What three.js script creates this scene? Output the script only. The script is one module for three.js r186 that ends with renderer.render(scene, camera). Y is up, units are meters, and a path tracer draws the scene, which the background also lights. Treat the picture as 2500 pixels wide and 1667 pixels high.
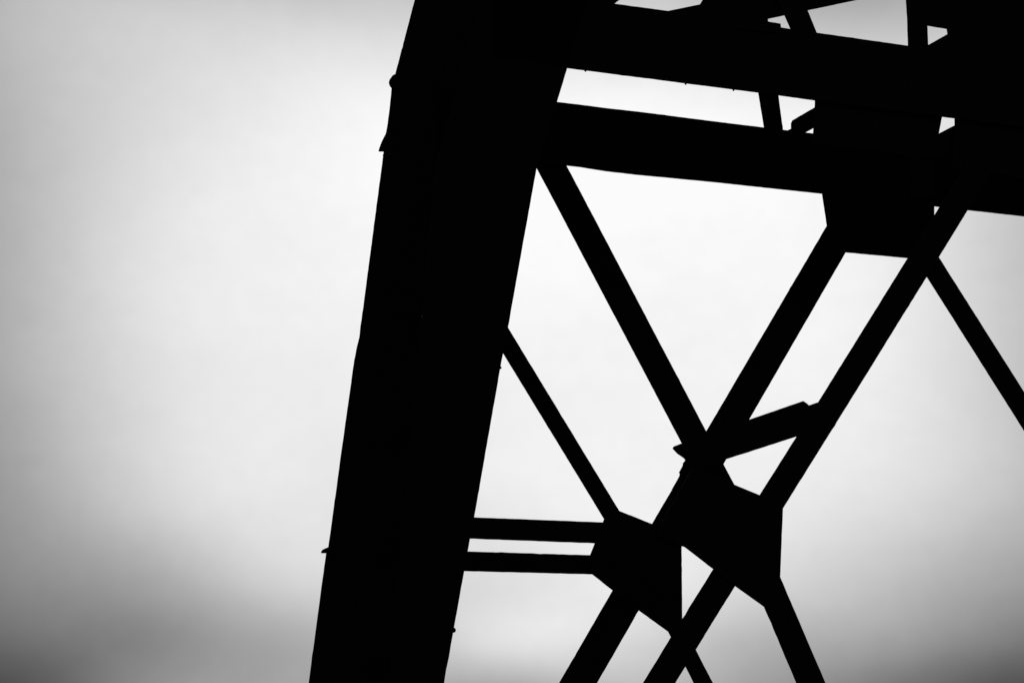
import * as THREE from 'three';
import { mergeGeometries } from 'three/addons/utils/BufferGeometryUtils.js';

// ---------- camera, sky, sun, exposure ----------
const scene = new THREE.Scene();
const camera = new THREE.PerspectiveCamera(35, 1024 / 682, 0.1, 3000);
camera.position.set(0, 1.6, 0);
camera.rotation.set(0.34282, 0, 0);
const renderer = new THREE.WebGLRenderer({ antialias: true });
renderer.toneMapping = THREE.LinearToneMapping;
renderer.toneMappingExposure = 1;
renderer.shadowMap.enabled = true;

let seed = 20240;
const rnd = () => { seed = (seed * 1664525 + 1013904223) >>> 0; return seed / 4294967296; };
const hash = (i, j, k) => { let n = Math.imul(i, 374761393) + Math.imul(j, 668265263) + Math.imul(k, 1274126177); n = Math.imul(n ^ (n >>> 13), 1274126177); return ((n ^ (n >>> 16)) >>> 0) / 4294967296; };
const fade = (t) => t * t * (3 - 2 * t), mix = (a, b, t) => a + (b - a) * t;
function vnoise(x, y, z) {
  const i = Math.floor(x), j = Math.floor(y), k = Math.floor(z), u = fade(x - i), v = fade(y - j), w = fade(z - k);
  const c = (a, b, d) => hash(i + a, j + b, k + d);
  return mix(mix(mix(c(0, 0, 0), c(1, 0, 0), u), mix(c(0, 1, 0), c(1, 1, 0), u), v), mix(mix(c(0, 0, 1), c(1, 0, 1), u), mix(c(0, 1, 1), c(1, 1, 1), u), v), w);
}
const fbm = (x, y, z, n = 4) => { let s = 0, a = 0.5, f = 1; for (let o = 0; o < n; o++) { s += a * (vnoise(x * f, y * f, z * f) - 0.5); a *= 0.5; f *= 2.03; } return s; };

// Overcast sky lit through by a veiled sun: a broad bright patch that sinks into grey cloud all round.
const SUN = [1.6, 23];                                                 // azimuth (right of north) and height of the veiled sun, degrees
// cloud banks: azimuth, height, widths (degrees), change of tone
const BASE = 0.3, GLOW = [1.6, 20, 34, 24, 0.98, 3];
const BANKS = [
  [-30, 1.5, 5, 1.9, -0.015], [-24, 1.5, 5, 1.9, -0.169], [-18, 1.5, 5, 1.9, 0.037], [-12, 1.5, 5, 1.9, -0.004], [-6, 1.5, 5, 1.9, -0.009], [0, 1.5, 5, 1.9, -0.117],
  [6, 1.5, 5, 1.9, 0.035], [12, 1.5, 5, 1.9, -0.042], [18, 1.5, 5, 1.9, -0.086], [24, 1.5, 5, 1.9, -0.162], [30, 1.5, 5, 1.9, -0.097], [-30, 4, 5, 2.1, -0.076],
  [-24, 4, 5, 2.1, -0.033], [-18, 4, 5, 2.1, -0.074], [-12, 4, 5, 2.1, -0.050], [-6, 4, 5, 2.1, -0.041], [0, 4, 5, 2.1, 0.095], [6, 4, 5, 2.1, 0.023],
  [12, 4, 5, 2.1, -0.049], [18, 4, 5, 2.1, 0.002], [24, 4, 5, 2.1, -0.035], [30, 4, 5, 2.1, -0.065], [-30, 7, 5.5, 2.8, -0.021], [-24, 7, 5.5, 2.8, -0.006],
  [-18, 7, 5.5, 2.8, -0.070], [-12, 7, 5.5, 2.8, 0.040], [-6, 7, 5.5, 2.8, -0.000], [0, 7, 5.5, 2.8, -0.023], [6, 7, 5.5, 2.8, 0.046], [12, 7, 5.5, 2.8, 0.011],
  [18, 7, 5.5, 2.8, 0.003], [24, 7, 5.5, 2.8, -0.034], [30, 7, 5.5, 2.8, 0.035], [-30, 11, 7, 4, -0.045], [-22.5, 11, 7, 4, -0.003], [-15, 11, 7, 4, 0.065],
  [-7.5, 11, 7, 4, -0.033], [0, 11, 7, 4, -0.008], [7.5, 11, 7, 4, 0.014], [15, 11, 7, 4, 0.005], [22.5, 11, 7, 4, 0.055], [30, 11, 7, 4, 0.004],
  [-30, 17, 8, 6, -0.036], [-20, 17, 8, 6, 0.036], [-10, 17, 8, 6, -0.023], [0, 17, 8, 6, -0.018], [10, 17, 8, 6, -0.021], [20, 17, 8, 6, 0.046],
  [30, 17, 8, 6, -0.015], [-30, 25, 8, 6, 0.017], [-20, 25, 8, 6, 0.063], [-10, 25, 8, 6, -0.011], [0, 25, 8, 6, 0.002], [10, 25, 8, 6, -0.001],
  [20, 25, 8, 6, 0.037], [30, 25, 8, 6, 0.007], [-30, 31, 8, 5, 0.086], [-20, 31, 8, 5, 0.032], [-10, 31, 8, 5, 0.059], [0, 31, 8, 5, 0.054],
  [10, 31, 8, 5, 0.045], [20, 31, 8, 5, 0.105], [30, 31, 8, 5, 0.155], [-30, 36, 8, 5, 0.161], [-20, 36, 8, 5, 0.103], [-10, 36, 8, 5, 0.023],
  [0, 36, 8, 5, -0.015], [10, 36, 8, 5, 0.031], [20, 36, 8, 5, -0.084], [30, 36, 8, 5, 0.029],
];
function skyTone(az, el) {
  const q = Math.hypot((az - GLOW[0]) / GLOW[2], (el - GLOW[1]) / GLOW[3]);
  let s = BASE + (GLOW[4] - BASE) * Math.exp(-Math.pow(q, GLOW[5]));
  for (const [a, e, wa, we, d] of BANKS) s += d * Math.exp(-(((az - a) / wa) ** 2) - ((el - e) / we) ** 2);
  return s;
}
function makeSky() {
  const W = 2048, H = 1024, data = new Float32Array(W * H * 4);
  for (let j = 0; j < H; j++) {
    const el = ((j + 0.5) / H - 0.5) * 180;
    for (let i = 0; i < W; i++) {
      let az = ((i + 0.5) / W) * 360 - 180 + 90;                       // column to azimuth from -z towards +x
      if (az > 180) az -= 360;
      const ce = Math.cos(el * Math.PI / 180), dx = Math.sin(az * Math.PI / 180) * ce, dz = -Math.cos(az * Math.PI / 180) * ce, dy = Math.sin(el * Math.PI / 180);
      let s = skyTone(az, Math.max(el, -6));
      s += 0.03 * fbm(dx * 6, dy * 14, dz * 6) + 0.015 * fbm(dx * 22 + 3, dy * 55, dz * 22, 3) + 0.02 * fbm(dx * 90 + 7, dy * 90, dz * 90, 2);
      s = Math.min(Math.max(s, 0.05), 0.985);
      const lin = s <= 0.04045 ? s / 12.92 : Math.pow((s + 0.055) / 1.055, 2.4), o = (j * W + i) * 4;
      data[o] = data[o + 1] = data[o + 2] = lin; data[o + 3] = 1;
    }
  }
  const t = new THREE.DataTexture(data, W, H, THREE.RGBAFormat, THREE.FloatType);
  t.mapping = THREE.EquirectangularReflectionMapping; t.magFilter = t.minFilter = THREE.LinearFilter; t.needsUpdate = true;
  return t;
}
scene.background = makeSky();
scene.environment = scene.background;
const sun = new THREE.DirectionalLight(0xfffaf2, 0.5);
{
  const a = SUN[0] * Math.PI / 180, e = SUN[1] * Math.PI / 180;
  sun.position.set(Math.sin(a) * Math.cos(e) * 60, Math.sin(e) * 60, -Math.cos(a) * Math.cos(e) * 60);
  sun.castShadow = true; sun.shadow.radius = 24;
  const c = sun.shadow.camera; c.left = -25; c.right = 25; c.top = 25; c.bottom = -25; c.far = 150; sun.shadow.mapSize.set(2048, 2048);
  scene.add(sun, sun.target);
}

// ---------- materials ----------
function noiseMap(base, amp, scale, repeat) {
  const N = 256, d = new Uint8Array(N * N * 4);
  for (let j = 0; j < N; j++) for (let i = 0; i < N; i++) {
    const v = Math.max(0, Math.min(255, base + amp * 2 * fbm(i / N * scale, j / N * scale, 3.7, 5))), o = (j * N + i) * 4;
    d[o] = d[o + 1] = d[o + 2] = v; d[o + 3] = 255;
  }
  const t = new THREE.DataTexture(d, N, N); t.wrapS = t.wrapT = THREE.MirroredRepeatWrapping; t.magFilter = THREE.LinearFilter; t.repeat.set(repeat, repeat); t.needsUpdate = true;
  return t;
}
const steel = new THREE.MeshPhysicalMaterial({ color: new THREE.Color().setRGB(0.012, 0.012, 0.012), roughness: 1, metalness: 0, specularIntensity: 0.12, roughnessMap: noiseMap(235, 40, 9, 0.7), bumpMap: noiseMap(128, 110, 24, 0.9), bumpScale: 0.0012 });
const concrete = new THREE.MeshStandardMaterial({ color: new THREE.Color().setRGB(0.22, 0.21, 0.2), roughness: 0.95, bumpMap: noiseMap(128, 110, 20, 1), bumpScale: 0.004 });
const soil = new THREE.MeshStandardMaterial({ color: new THREE.Color().setRGB(0.05, 0.048, 0.042), roughness: 1, bumpMap: noiseMap(128, 120, 30, 0.5), bumpScale: 0.02 });

// ---------- ground ----------
{
  const g = new THREE.PlaneGeometry(3000, 3000); g.rotateX(-Math.PI / 2);
  const uv = g.attributes.uv; for (let i = 0; i < uv.count; i++) uv.setXY(i, uv.getX(i) * 3000, uv.getY(i) * 3000);
  const m = new THREE.Mesh(g, soil); m.name = 'ground'; m.receiveShadow = true;
  m.userData = { kind: 'structure', label: 'dark bare ground under the steel tower', category: 'ground' };
  scene.add(m);
}

// ---------- the tower ----------
// Its own frame: x runs along the front face, y is height, z = -w with w the depth behind the front face (metres).
const tower = new THREE.Group();
tower.name = 'steel_tower';
tower.userData = { label: 'black steel lattice tower silhouetted against the bright overcast sky', category: 'tower' };
const AXIS = 6.28;                                                      // the middle of the tower's front face, metres from its origin
const YAW = 12.4 * Math.PI / 180;
tower.position.set(-Math.sin(YAW) * 9, 0, -Math.cos(YAW) * 9);
tower.rotation.y = YAW;
scene.add(tower);

const counts = {};
function numbered(n) { const k = counts[n] = (counts[n] ?? -1) + 1; return k ? `${n}_${String(k).padStart(3, '0')}` : n; }
function part(name, geos, mat, parent) {
  const g = mergeGeometries(geos.map((q) => { const n = q.index ? q.toNonIndexed() : q; for (const k of Object.keys(n.attributes)) if (!['position', 'normal', 'uv'].includes(k)) n.deleteAttribute(k); return n; }));
  const m = new THREE.Mesh(g, mat); m.name = numbered(name); m.castShadow = m.receiveShadow = true; parent.add(m);
  return m;
}
// edges of old painted steel are never quite straight: a millimetre or two of unevenness along each edge
function rough(pts, step = 0.05, amp = 0.0015) {
  const o = [];
  pts.forEach((p, i) => {
    const q = pts[(i + 1) % pts.length], dx = q[0] - p[0], dy = q[1] - p[1], L = Math.hypot(dx, dy), n = Math.max(1, Math.min(160, Math.round(L / step)));
    o.push(p);
    for (let k = 1; k < n; k++) {
      const t = (k + (rnd() - 0.5) * 0.6) / n, r = (rnd() + rnd() - 1) * amp * (rnd() < 0.06 ? 2.6 : 1);
      o.push([p[0] + dx * t - dy / L * r, p[1] + dy * t + dx / L * r]);
    }
  });
  return o;
}
function slab(pts, w, t) {
  const s = new THREE.Shape(rough(pts).map(([x, y]) => new THREE.Vector2(x, y)));
  const b = Math.min(0.003, t * 0.2);
  const g = new THREE.ExtrudeGeometry(s, { depth: t - 2 * b, bevelEnabled: true, bevelSize: b, bevelOffset: -b, bevelThickness: b, bevelSegments: 1, steps: 1 });
  g.translate(0, 0, -(w + t) + b);
  return g;
}
function ribGeo(p, q, w0, depth, th) {                                  // standing leg of an angle behind a member's web
  const L = Math.hypot(q[0] - p[0], q[1] - p[1]); if (L < 0.02) return null;
  const g = new THREE.BoxGeometry(L, th, depth);
  g.rotateZ(Math.atan2(q[1] - p[1], q[0] - p[0]));
  g.translate((p[0] + q[0]) / 2, (p[1] + q[1]) / 2, -(w0 + depth / 2));
  return g;
}
const rivetProto = new THREE.SphereGeometry(1, 8, 4, 0, Math.PI * 2, 0, Math.PI / 2); rivetProto.rotateX(Math.PI / 2);
function rivetGeo(x, y, w, r) { const g = rivetProto.clone(); g.scale(r, r, r * 0.7); g.translate(x, y, -w); return g; }
const lerp2 = (p, q, t) => [p[0] + (q[0] - p[0]) * t, p[1] + (q[1] - p[1]) * t];
// a long member: web between two long edges, standing angle legs behind it, rows of rivet heads on its face
function member(name, A, B, w, t, parent, ribs) {
  const geos = [slab([...A, ...[...B].reverse()], w, t)];
  const rows = ribs === 2 ? [0.22, 0.5, 0.78] : [0.36, 0.64];
  for (const f of rows) for (let i = 0; i + 1 < A.length; i++) {
    const g = ribGeo(lerp2(A[i], B[i], f), lerp2(A[i + 1], B[i + 1], f), w + t - 0.001, ribs === 2 ? 0.07 : 0.05, 0.012); if (g) geos.push(g);
  }
  for (const f of ribs === 2 ? [0.12, 0.88] : [0.3, 0.7]) for (let i = 0; i + 1 < A.length; i++) {
    const p = lerp2(A[i], B[i], f), q = lerp2(A[i + 1], B[i + 1], f), n = Math.floor(Math.hypot(q[0] - p[0], q[1] - p[1]) / 0.16);
    for (let k = 0; k < n; k++) { const c = lerp2(p, q, (k + 0.5) / n); geos.push(rivetGeo(c[0], c[1], w, 0.014)); }
  }
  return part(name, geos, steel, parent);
}
function inside(x, y, P) { let c = false; for (let i = 0, j = P.length - 1; i < P.length; j = i++) if ((P[i][1] > y) !== (P[j][1] > y) && x < (P[j][0] - P[i][0]) * (y - P[i][1]) / (P[j][1] - P[i][1]) + P[i][0]) c = !c; return c; }
function plate(name, pts, w, t, parent, pitch) {
  const geos = [slab(pts, w, t)];
  if (pitch) {
    const xs = pts.map((p) => p[0]), ys = pts.map((p) => p[1]);
    for (let x = Math.min(...xs); x < Math.max(...xs); x += pitch) for (let y = Math.min(...ys); y < Math.max(...ys); y += pitch)
      if ([[0.05, 0], [-0.05, 0], [0, 0.05], [0, -0.05]].every(([a, b]) => inside(x + a, y + b, pts))) geos.push(rivetGeo(x, y, w, 0.015));
  }
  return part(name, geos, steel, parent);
}
function rivet(x, y, w, r, parent) {                                    // a bolt head that stands out past an edge
  const g = new THREE.SphereGeometry(r, 10, 8); g.scale(1, 1, 0.8); g.translate(x, y, -w - 0.007);
  return part('bolt', [g], steel, parent);
}
function batten(x, y, w0, w1) {                                         // flat tie running back from the front face to the rear face
  const g = new THREE.BoxGeometry(0.012, 0.16, w1 - w0); g.translate(x, y, -(w0 + w1) / 2);
  return part('batten', [g], steel, tower);
}
function strut(pts, u0, w0, ang) {
  const s = new THREE.Shape(rough(pts).map(([x, y]) => new THREE.Vector2(x, y)));
  const g = new THREE.ExtrudeGeometry(s, { depth: 0.012, bevelEnabled: false }); g.translate(0, 0, -0.006);
  // shape x runs along the strut from the front (x = 0) to the rear
  g.applyMatrix4(new THREE.Matrix4().makeBasis(new THREE.Vector3(Math.sin(ang), 0, -Math.cos(ang)), new THREE.Vector3(0, 1, 0), new THREE.Vector3(Math.cos(ang), 0, Math.sin(ang))));
  g.translate(u0, 0, -w0);
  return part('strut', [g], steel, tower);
}

// the leg: a rear chord and a front chord, tied together by battens
const rearChord = member('leg_chord', [[2.37,16.227],[1.66,12.381],[1.184,9.787],[0.988,8.723],[0.956,8.548],[0.94,8.237],[0.917,7.967],[0.896,7.692],[0.762,5.915],[0.751,5.764],[0.748,5.75],[0.743,5.661],[0.74,5.647],[0.734,5.577],[0.73,5.476],[0.71,5.369],[0.688,5.209],[0.659,4.85],[0.615,4.327],[0.531,3.271],[0.514,3.218],[0.486,2.879],[0.485,2.864],[0.482,2.817],[0.481,2.802],[0.42,1.998],[0.293,0.263]], [[3.406,16.522],[2.568,12.574],[2.004,9.921],[1.774,8.835],[1.736,8.656],[1.667,8.333],[1.608,8.055],[1.548,7.771],[1.421,5.972],[1.412,5.819],[1.389,5.803],[1.384,5.713],[1.406,5.701],[1.402,5.63],[1.396,5.527],[1.39,5.421],[1.381,5.259],[1.36,4.896],[1.33,4.366],[1.269,3.296],[1.266,3.243],[1.247,2.899],[1.225,2.883],[1.223,2.835],[1.242,2.82],[1.196,2.004],[1.096,0.241]], 1.8, 0.014, tower, 1);
const frontChord = member('leg_chord', [[2.813,14.029],[2.117,10.741],[1.65,8.531],[1.474,7.704],[1.391,7.308],[1.242,6.593],[1.159,5.115],[1.158,5.103],[1.154,5.028],[1.153,5.016],[1.15,4.958],[1.129,4.591],[1.054,3.251],[1.045,3.08],[1.03,2.815],[1.022,2.682],[1.022,2.669],[1.02,2.63],[1.019,2.616],[0.981,1.937],[0.886,0.258]], [[4.358,14.468],[3.415,11.016],[2.786,8.716],[2.55,7.859],[2.438,7.449],[2.227,6.709],[1.969,5.182],[1.967,5.17],[1.956,5.093],[1.954,5.081],[1.942,5.021],[1.875,4.644],[1.65,3.275],[1.617,3.101],[1.572,2.83],[1.548,2.696],[1.546,2.682],[1.54,2.642],[1.538,2.629],[1.422,1.94],[1.14,0.25]], 0, 0.014, tower, 1);
plate('bracket', [[1.037,8.727],[0.986,8.708],[0.958,8.688],[0.923,8.623],[0.919,8.595],[0.93,8.558],[0.949,8.533],[0.974,8.515],[1.044,8.525]], 1.77, 0.03, rearChord, 0);
plate('bracket', [[0.969,8.014],[0.915,7.965],[0.908,7.911],[0.879,7.839],[0.854,7.763],[0.838,7.698],[0.843,7.689],[0.898,7.695],[0.895,7.669],[0.887,7.642],[0.896,7.622],[0.983,7.633]], 1.77, 0.03, rearChord, 0);
plate('bracket', [[0.573,3.281],[0.526,3.263],[0.476,3.238],[0.462,3.217],[0.466,3.206],[0.514,3.207],[0.515,3.176],[0.578,3.178]], 1.77, 0.03, rearChord, 0);
rivet(1.49, 2.352, 0, 0.021, frontChord);
rivet(1.874, 4.634, 0, 0.012, frontChord);
batten(2.059, 8.331, 0.05, 1.8);
batten(1.781, 7.016, 0.05, 1.8);
batten(1.602, 5.656, 0.05, 1.8);
batten(1.478, 4.496, 0.05, 1.8);
batten(1.356, 3.358, 0.05, 1.8);
batten(1.234, 2.216, 0.05, 1.8);
batten(1.129, 1.231, 0.05, 1.8);

// cross beams: each level has a front and a rear beam
const topFront = member('cross_beam', [[1.767,8.72],[3.074,8.717],[3.665,8.72],[5.374,8.711],[6.473,8.709],[10.562,8.7]], [[1.772,7.861],[2.55,7.859],[3.177,7.858],[4.62,7.857],[5.267,7.85],[10.339,7.845]], 0, 0.014, tower, 2);
const topRear = member('cross_beam', [[1.449,8.622],[2.925,8.618],[3.219,8.618],[3.535,8.615],[3.949,8.619],[4.861,8.612],[6.241,8.609],[11.751,8.598]], [[1.47,7.783],[3.027,7.778],[3.2,7.777],[3.509,7.759],[3.913,7.757],[4.806,7.77],[6.276,7.772],[11.542,7.753]], 1.8, 0.014, tower, 2);
member('cross_beam', [[1.279,3.286],[1.659,3.288],[2.81,3.29],[3.741,3.293]], [[1.284,3.106],[1.622,3.106],[2.72,3.105],[3.73,3.105]], 0.03, 0.014, tower, 1);
member('cross_beam', [[1.092,3.276],[1.926,3.277],[3.21,3.281],[3.918,3.283]], [[1.099,3.077],[1.891,3.08],[3.227,3.086],[3.909,3.088]], 1.83, 0.014, tower, 1);
rivet(2.741, 7.853, 0, 0.011, topFront);
rivet(3.814, 7.849, 0, 0.011, topFront);
rivet(4.342, 7.848, 0, 0.011, topFront);
rivet(4.803, 7.774, 1.8, 0.008, topRear);

// diagonal braces of the rear face
const braceA = member('diagonal_brace', [[2.399,8.3],[2.682,7.737],[2.845,7.417],[4.294,4.534],[4.776,3.576]], [[2.777,8.349],[3.043,7.812],[3.21,7.477],[4.585,4.69],[5.131,3.589]], 1.86, 0.014, tower, 1);
const braceC = member('diagonal_brace', [[6.782,8.089],[6.314,7.363],[3.898,3.63],[3.441,2.93],[2.859,2.019],[1.696,0.221]], [[7.263,8.144],[6.779,7.411],[4.312,3.645],[3.849,2.94],[3.25,2.022],[2.06,0.211]], 1.83, 0.014, tower, 1);
member('diagonal_brace', [[1.294,7.038],[2.004,5.891],[2.289,5.429],[3.389,3.654],[3.517,3.444]], [[1.524,7.063],[2.233,5.91],[2.517,5.446],[3.61,3.663],[3.737,3.452]], 1.86, 0.014, tower, 1);
member('diagonal_brace', [[3.849,2.906],[4.203,2.19],[4.282,2.031],[4.918,0.75]], [[4.046,2.911],[4.407,2.192],[4.491,2.033],[5.137,0.746]], 1.86, 0.014, tower, 1);

// diagonal braces of the front face
const braceD = member('diagonal_brace', [[6.976,7.296],[6.114,6.11],[4.954,4.507],[4.281,3.587],[3.789,2.912],[3.476,2.48],[3.1,1.954],[1.875,0.246]], [[7.341,7.339],[6.475,6.154],[5.279,4.528],[4.592,3.601],[4.094,2.921],[3.772,2.486],[3.385,1.956],[2.118,0.238]], 0, 0.014, tower, 1);
member('diagonal_brace', [[6.429,6.292],[6.496,6.169],[7.237,4.776],[9.707,0.126]], [[6.154,6.265],[6.216,6.142],[6.96,4.757],[9.44,0.134]], 0.03, 0.014, tower, 1);
member('diagonal_brace', [[4.092,3.029],[4.256,2.603],[4.503,1.966],[5.211,0.136]], [[4.367,3.038],[4.529,2.609],[4.776,1.968],[5.486,0.127]], 0.03, 0.014, tower, 1);

// gusset plates
plate('gusset_plate', [[3.389,3.726],[3.524,3.744],[3.88,3.62],[4.201,3.498],[4.184,3.115],[4.163,2.654],[4.155,2.422],[3.993,2.532],[3.698,2.73],[3.425,2.924],[3.212,3.079],[3.135,3.134]], 1.78, 0.014, tower, 0.16);
plate('gusset_plate', [[3.636,3.804],[4.032,3.669],[4.272,3.583],[4.489,3.468],[4.407,2.86],[4.251,2.587],[4.232,2.597],[3.977,2.767],[3.781,2.909],[3.529,3.09],[3.258,3.191]], -0.02, 0.014, tower, 0.16);
plate('gusset_plate', [[6.268,7.946],[6.264,7.755],[6.267,7.682],[6.281,7.347],[6.313,6.997],[6.496,6.998],[7.323,7.002],[7.506,7.003],[7.714,7.205],[7.849,8.128]], 1.78, 0.014, tower, 0.16);
plate('gusset_plate', [[5.305,7.972],[5.282,7.798],[5.242,7.545],[5.209,7.354],[6.658,7.345],[6.73,7.664],[6.802,7.882],[6.836,8.005]], 0.05, 0.014, tower, 0.16);
plate('gusset_plate', [[6.979,8.024],[6.944,7.793],[6.831,7.256],[8.819,7.184],[9.003,8.037]], 0.05, 0.014, tower, 0.16);
member('diagonal_brace', [[2.44,8.561],[2.891,9.019],[2.947,9.075],[4.267,10.413],[5.716,11.883]], [[2.631,8.292],[3.085,8.741],[3.14,8.796],[4.466,10.11],[5.92,11.552]], 0.03, 0.014, tower, 1);
member('cross_beam', [[2.929,11.622],[10.827,11.622]], [[2.912,10.968],[10.662,10.95]], 0, 0.014, tower, 2);
plate('splice_plate', [[4.394,8.764],[4.795,8.817],[4.798,8.75],[4.94,8.746],[4.943,8.673],[4.901,8.625],[4.382,8.597]], -0.02, 0.014, tower, 0);

// upper bracing above and between the top beams
plate('upper_girder', [[6.669,9.094],[6.817,9.089],[7.065,9.084],[7.065,9.012],[7.038,8.698],[9.398,8.708],[9.932,11.107],[6.952,11.128]], 0.08, 0.02, tower, 0.2);
member('upper_brace', [[3.518,8.732],[3.71,8.807],[4.081,8.95],[4.119,9.02],[4.333,9.113],[7.191,10.264]], [[3.503,8.399],[4.016,8.564],[4.497,8.748],[4.866,8.89],[5.356,9.08],[7.115,9.752]], 0.11, 0.014, tower, 1);
member('upper_brace', [[4.949,9.22],[5.044,8.93],[5.1,8.759],[5.199,8.439]], [[5.256,9.271],[5.345,8.978],[5.395,8.804],[5.493,8.482]], 0.06, 0.014, tower, 1);
member('post', [[6.667,10.247],[6.575,9.377],[6.557,9.126],[6.516,8.756],[6.296,6.859]], [[6.95,10.298],[6.84,9.42],[6.8,9.071],[6.772,8.805],[6.564,6.889]], 0.06, 0.014, tower, 1);
member('post', [[5.538,9.664],[5.574,9.149],[5.61,8.651],[5.646,8.171]], [[5.824,9.706],[5.847,9.144],[5.864,8.649],[5.883,8.2]], 1.86, 0.014, tower, 1);
member('corner_brace', [[5.331,7.95],[5.395,7.99],[5.401,8.06],[5.42,8.1],[5.72,8.311],[6.054,8.542]], [[5.423,7.867],[5.45,7.881],[5.476,7.9],[5.503,7.919],[5.676,8.034],[6.024,8.27]], 0.8, 0.014, tower, 1);
member('corner_brace', [[6.62,8.702],[6.772,8.805],[7.047,8.994],[7.251,9.135]], [[6.585,8.446],[6.733,8.531],[7.003,8.705],[7.202,8.826]], 0.06, 0.014, tower, 1);
member('corner_brace', [[6.581,7.582],[6.76,7.691],[6.974,7.82],[7.243,7.984]], [[6.539,7.293],[6.715,7.388],[6.927,7.514],[7.193,7.674]], 0.09, 0.014, tower, 1);

// strut running from the front brace back to the crossing of the rear braces, and a tie between the top beams
strut([[1.83,4.485],[0.897,4.541],[0.212,4.579],[0.151,4.52],[0.04,4.527],[-0.13,4.539],[-0.066,4.27],[0.327,4.252],[0.764,4.225],[1.239,4.198],[1.71,4.168],[1.802,4.3],[1.812,4.315],[1.904,4.382],[1.973,4.455],[1.953,4.474]], 5.008, 0.03, -0.441);
plate('clip_plate', [[4.45,4.354],[4.303,4.338],[4.292,4.319],[4.272,4.3],[4.266,4.268],[4.22,4.193],[4.228,4.176],[4.222,4.153],[4.125,3.997],[4.405,4.01]], 1.8, 0.014, braceC, 0);
batten(6.654, 8.436, .1, 1.8);

// the far leg of the same tower, the mirror image of the near one, and the footings (all outside the view)
for (const m of [rearChord, frontChord]) {
  const g = m.geometry.clone(); g.scale(-1, 1, 1); g.translate(2 * AXIS, 0, 0);
  const ix = []; for (let i = 0; i < g.attributes.position.count; i += 3) ix.push(i, i + 2, i + 1);
  g.setIndex(ix);
  part('leg_chord', [g.toNonIndexed()], steel, tower);
}
for (const [x, w] of [[0.72, 1.8], [0.98, 0]]) for (const u of [x, 2 * AXIS - x]) {
  const g = new THREE.CylinderGeometry(0.62, 0.8, 0.5, 4, 1); g.rotateY(Math.PI / 4); g.translate(u, 0.14, -w - 0.05);
  part('footing', [g], concrete, tower);
}
renderer.render(scene, camera);
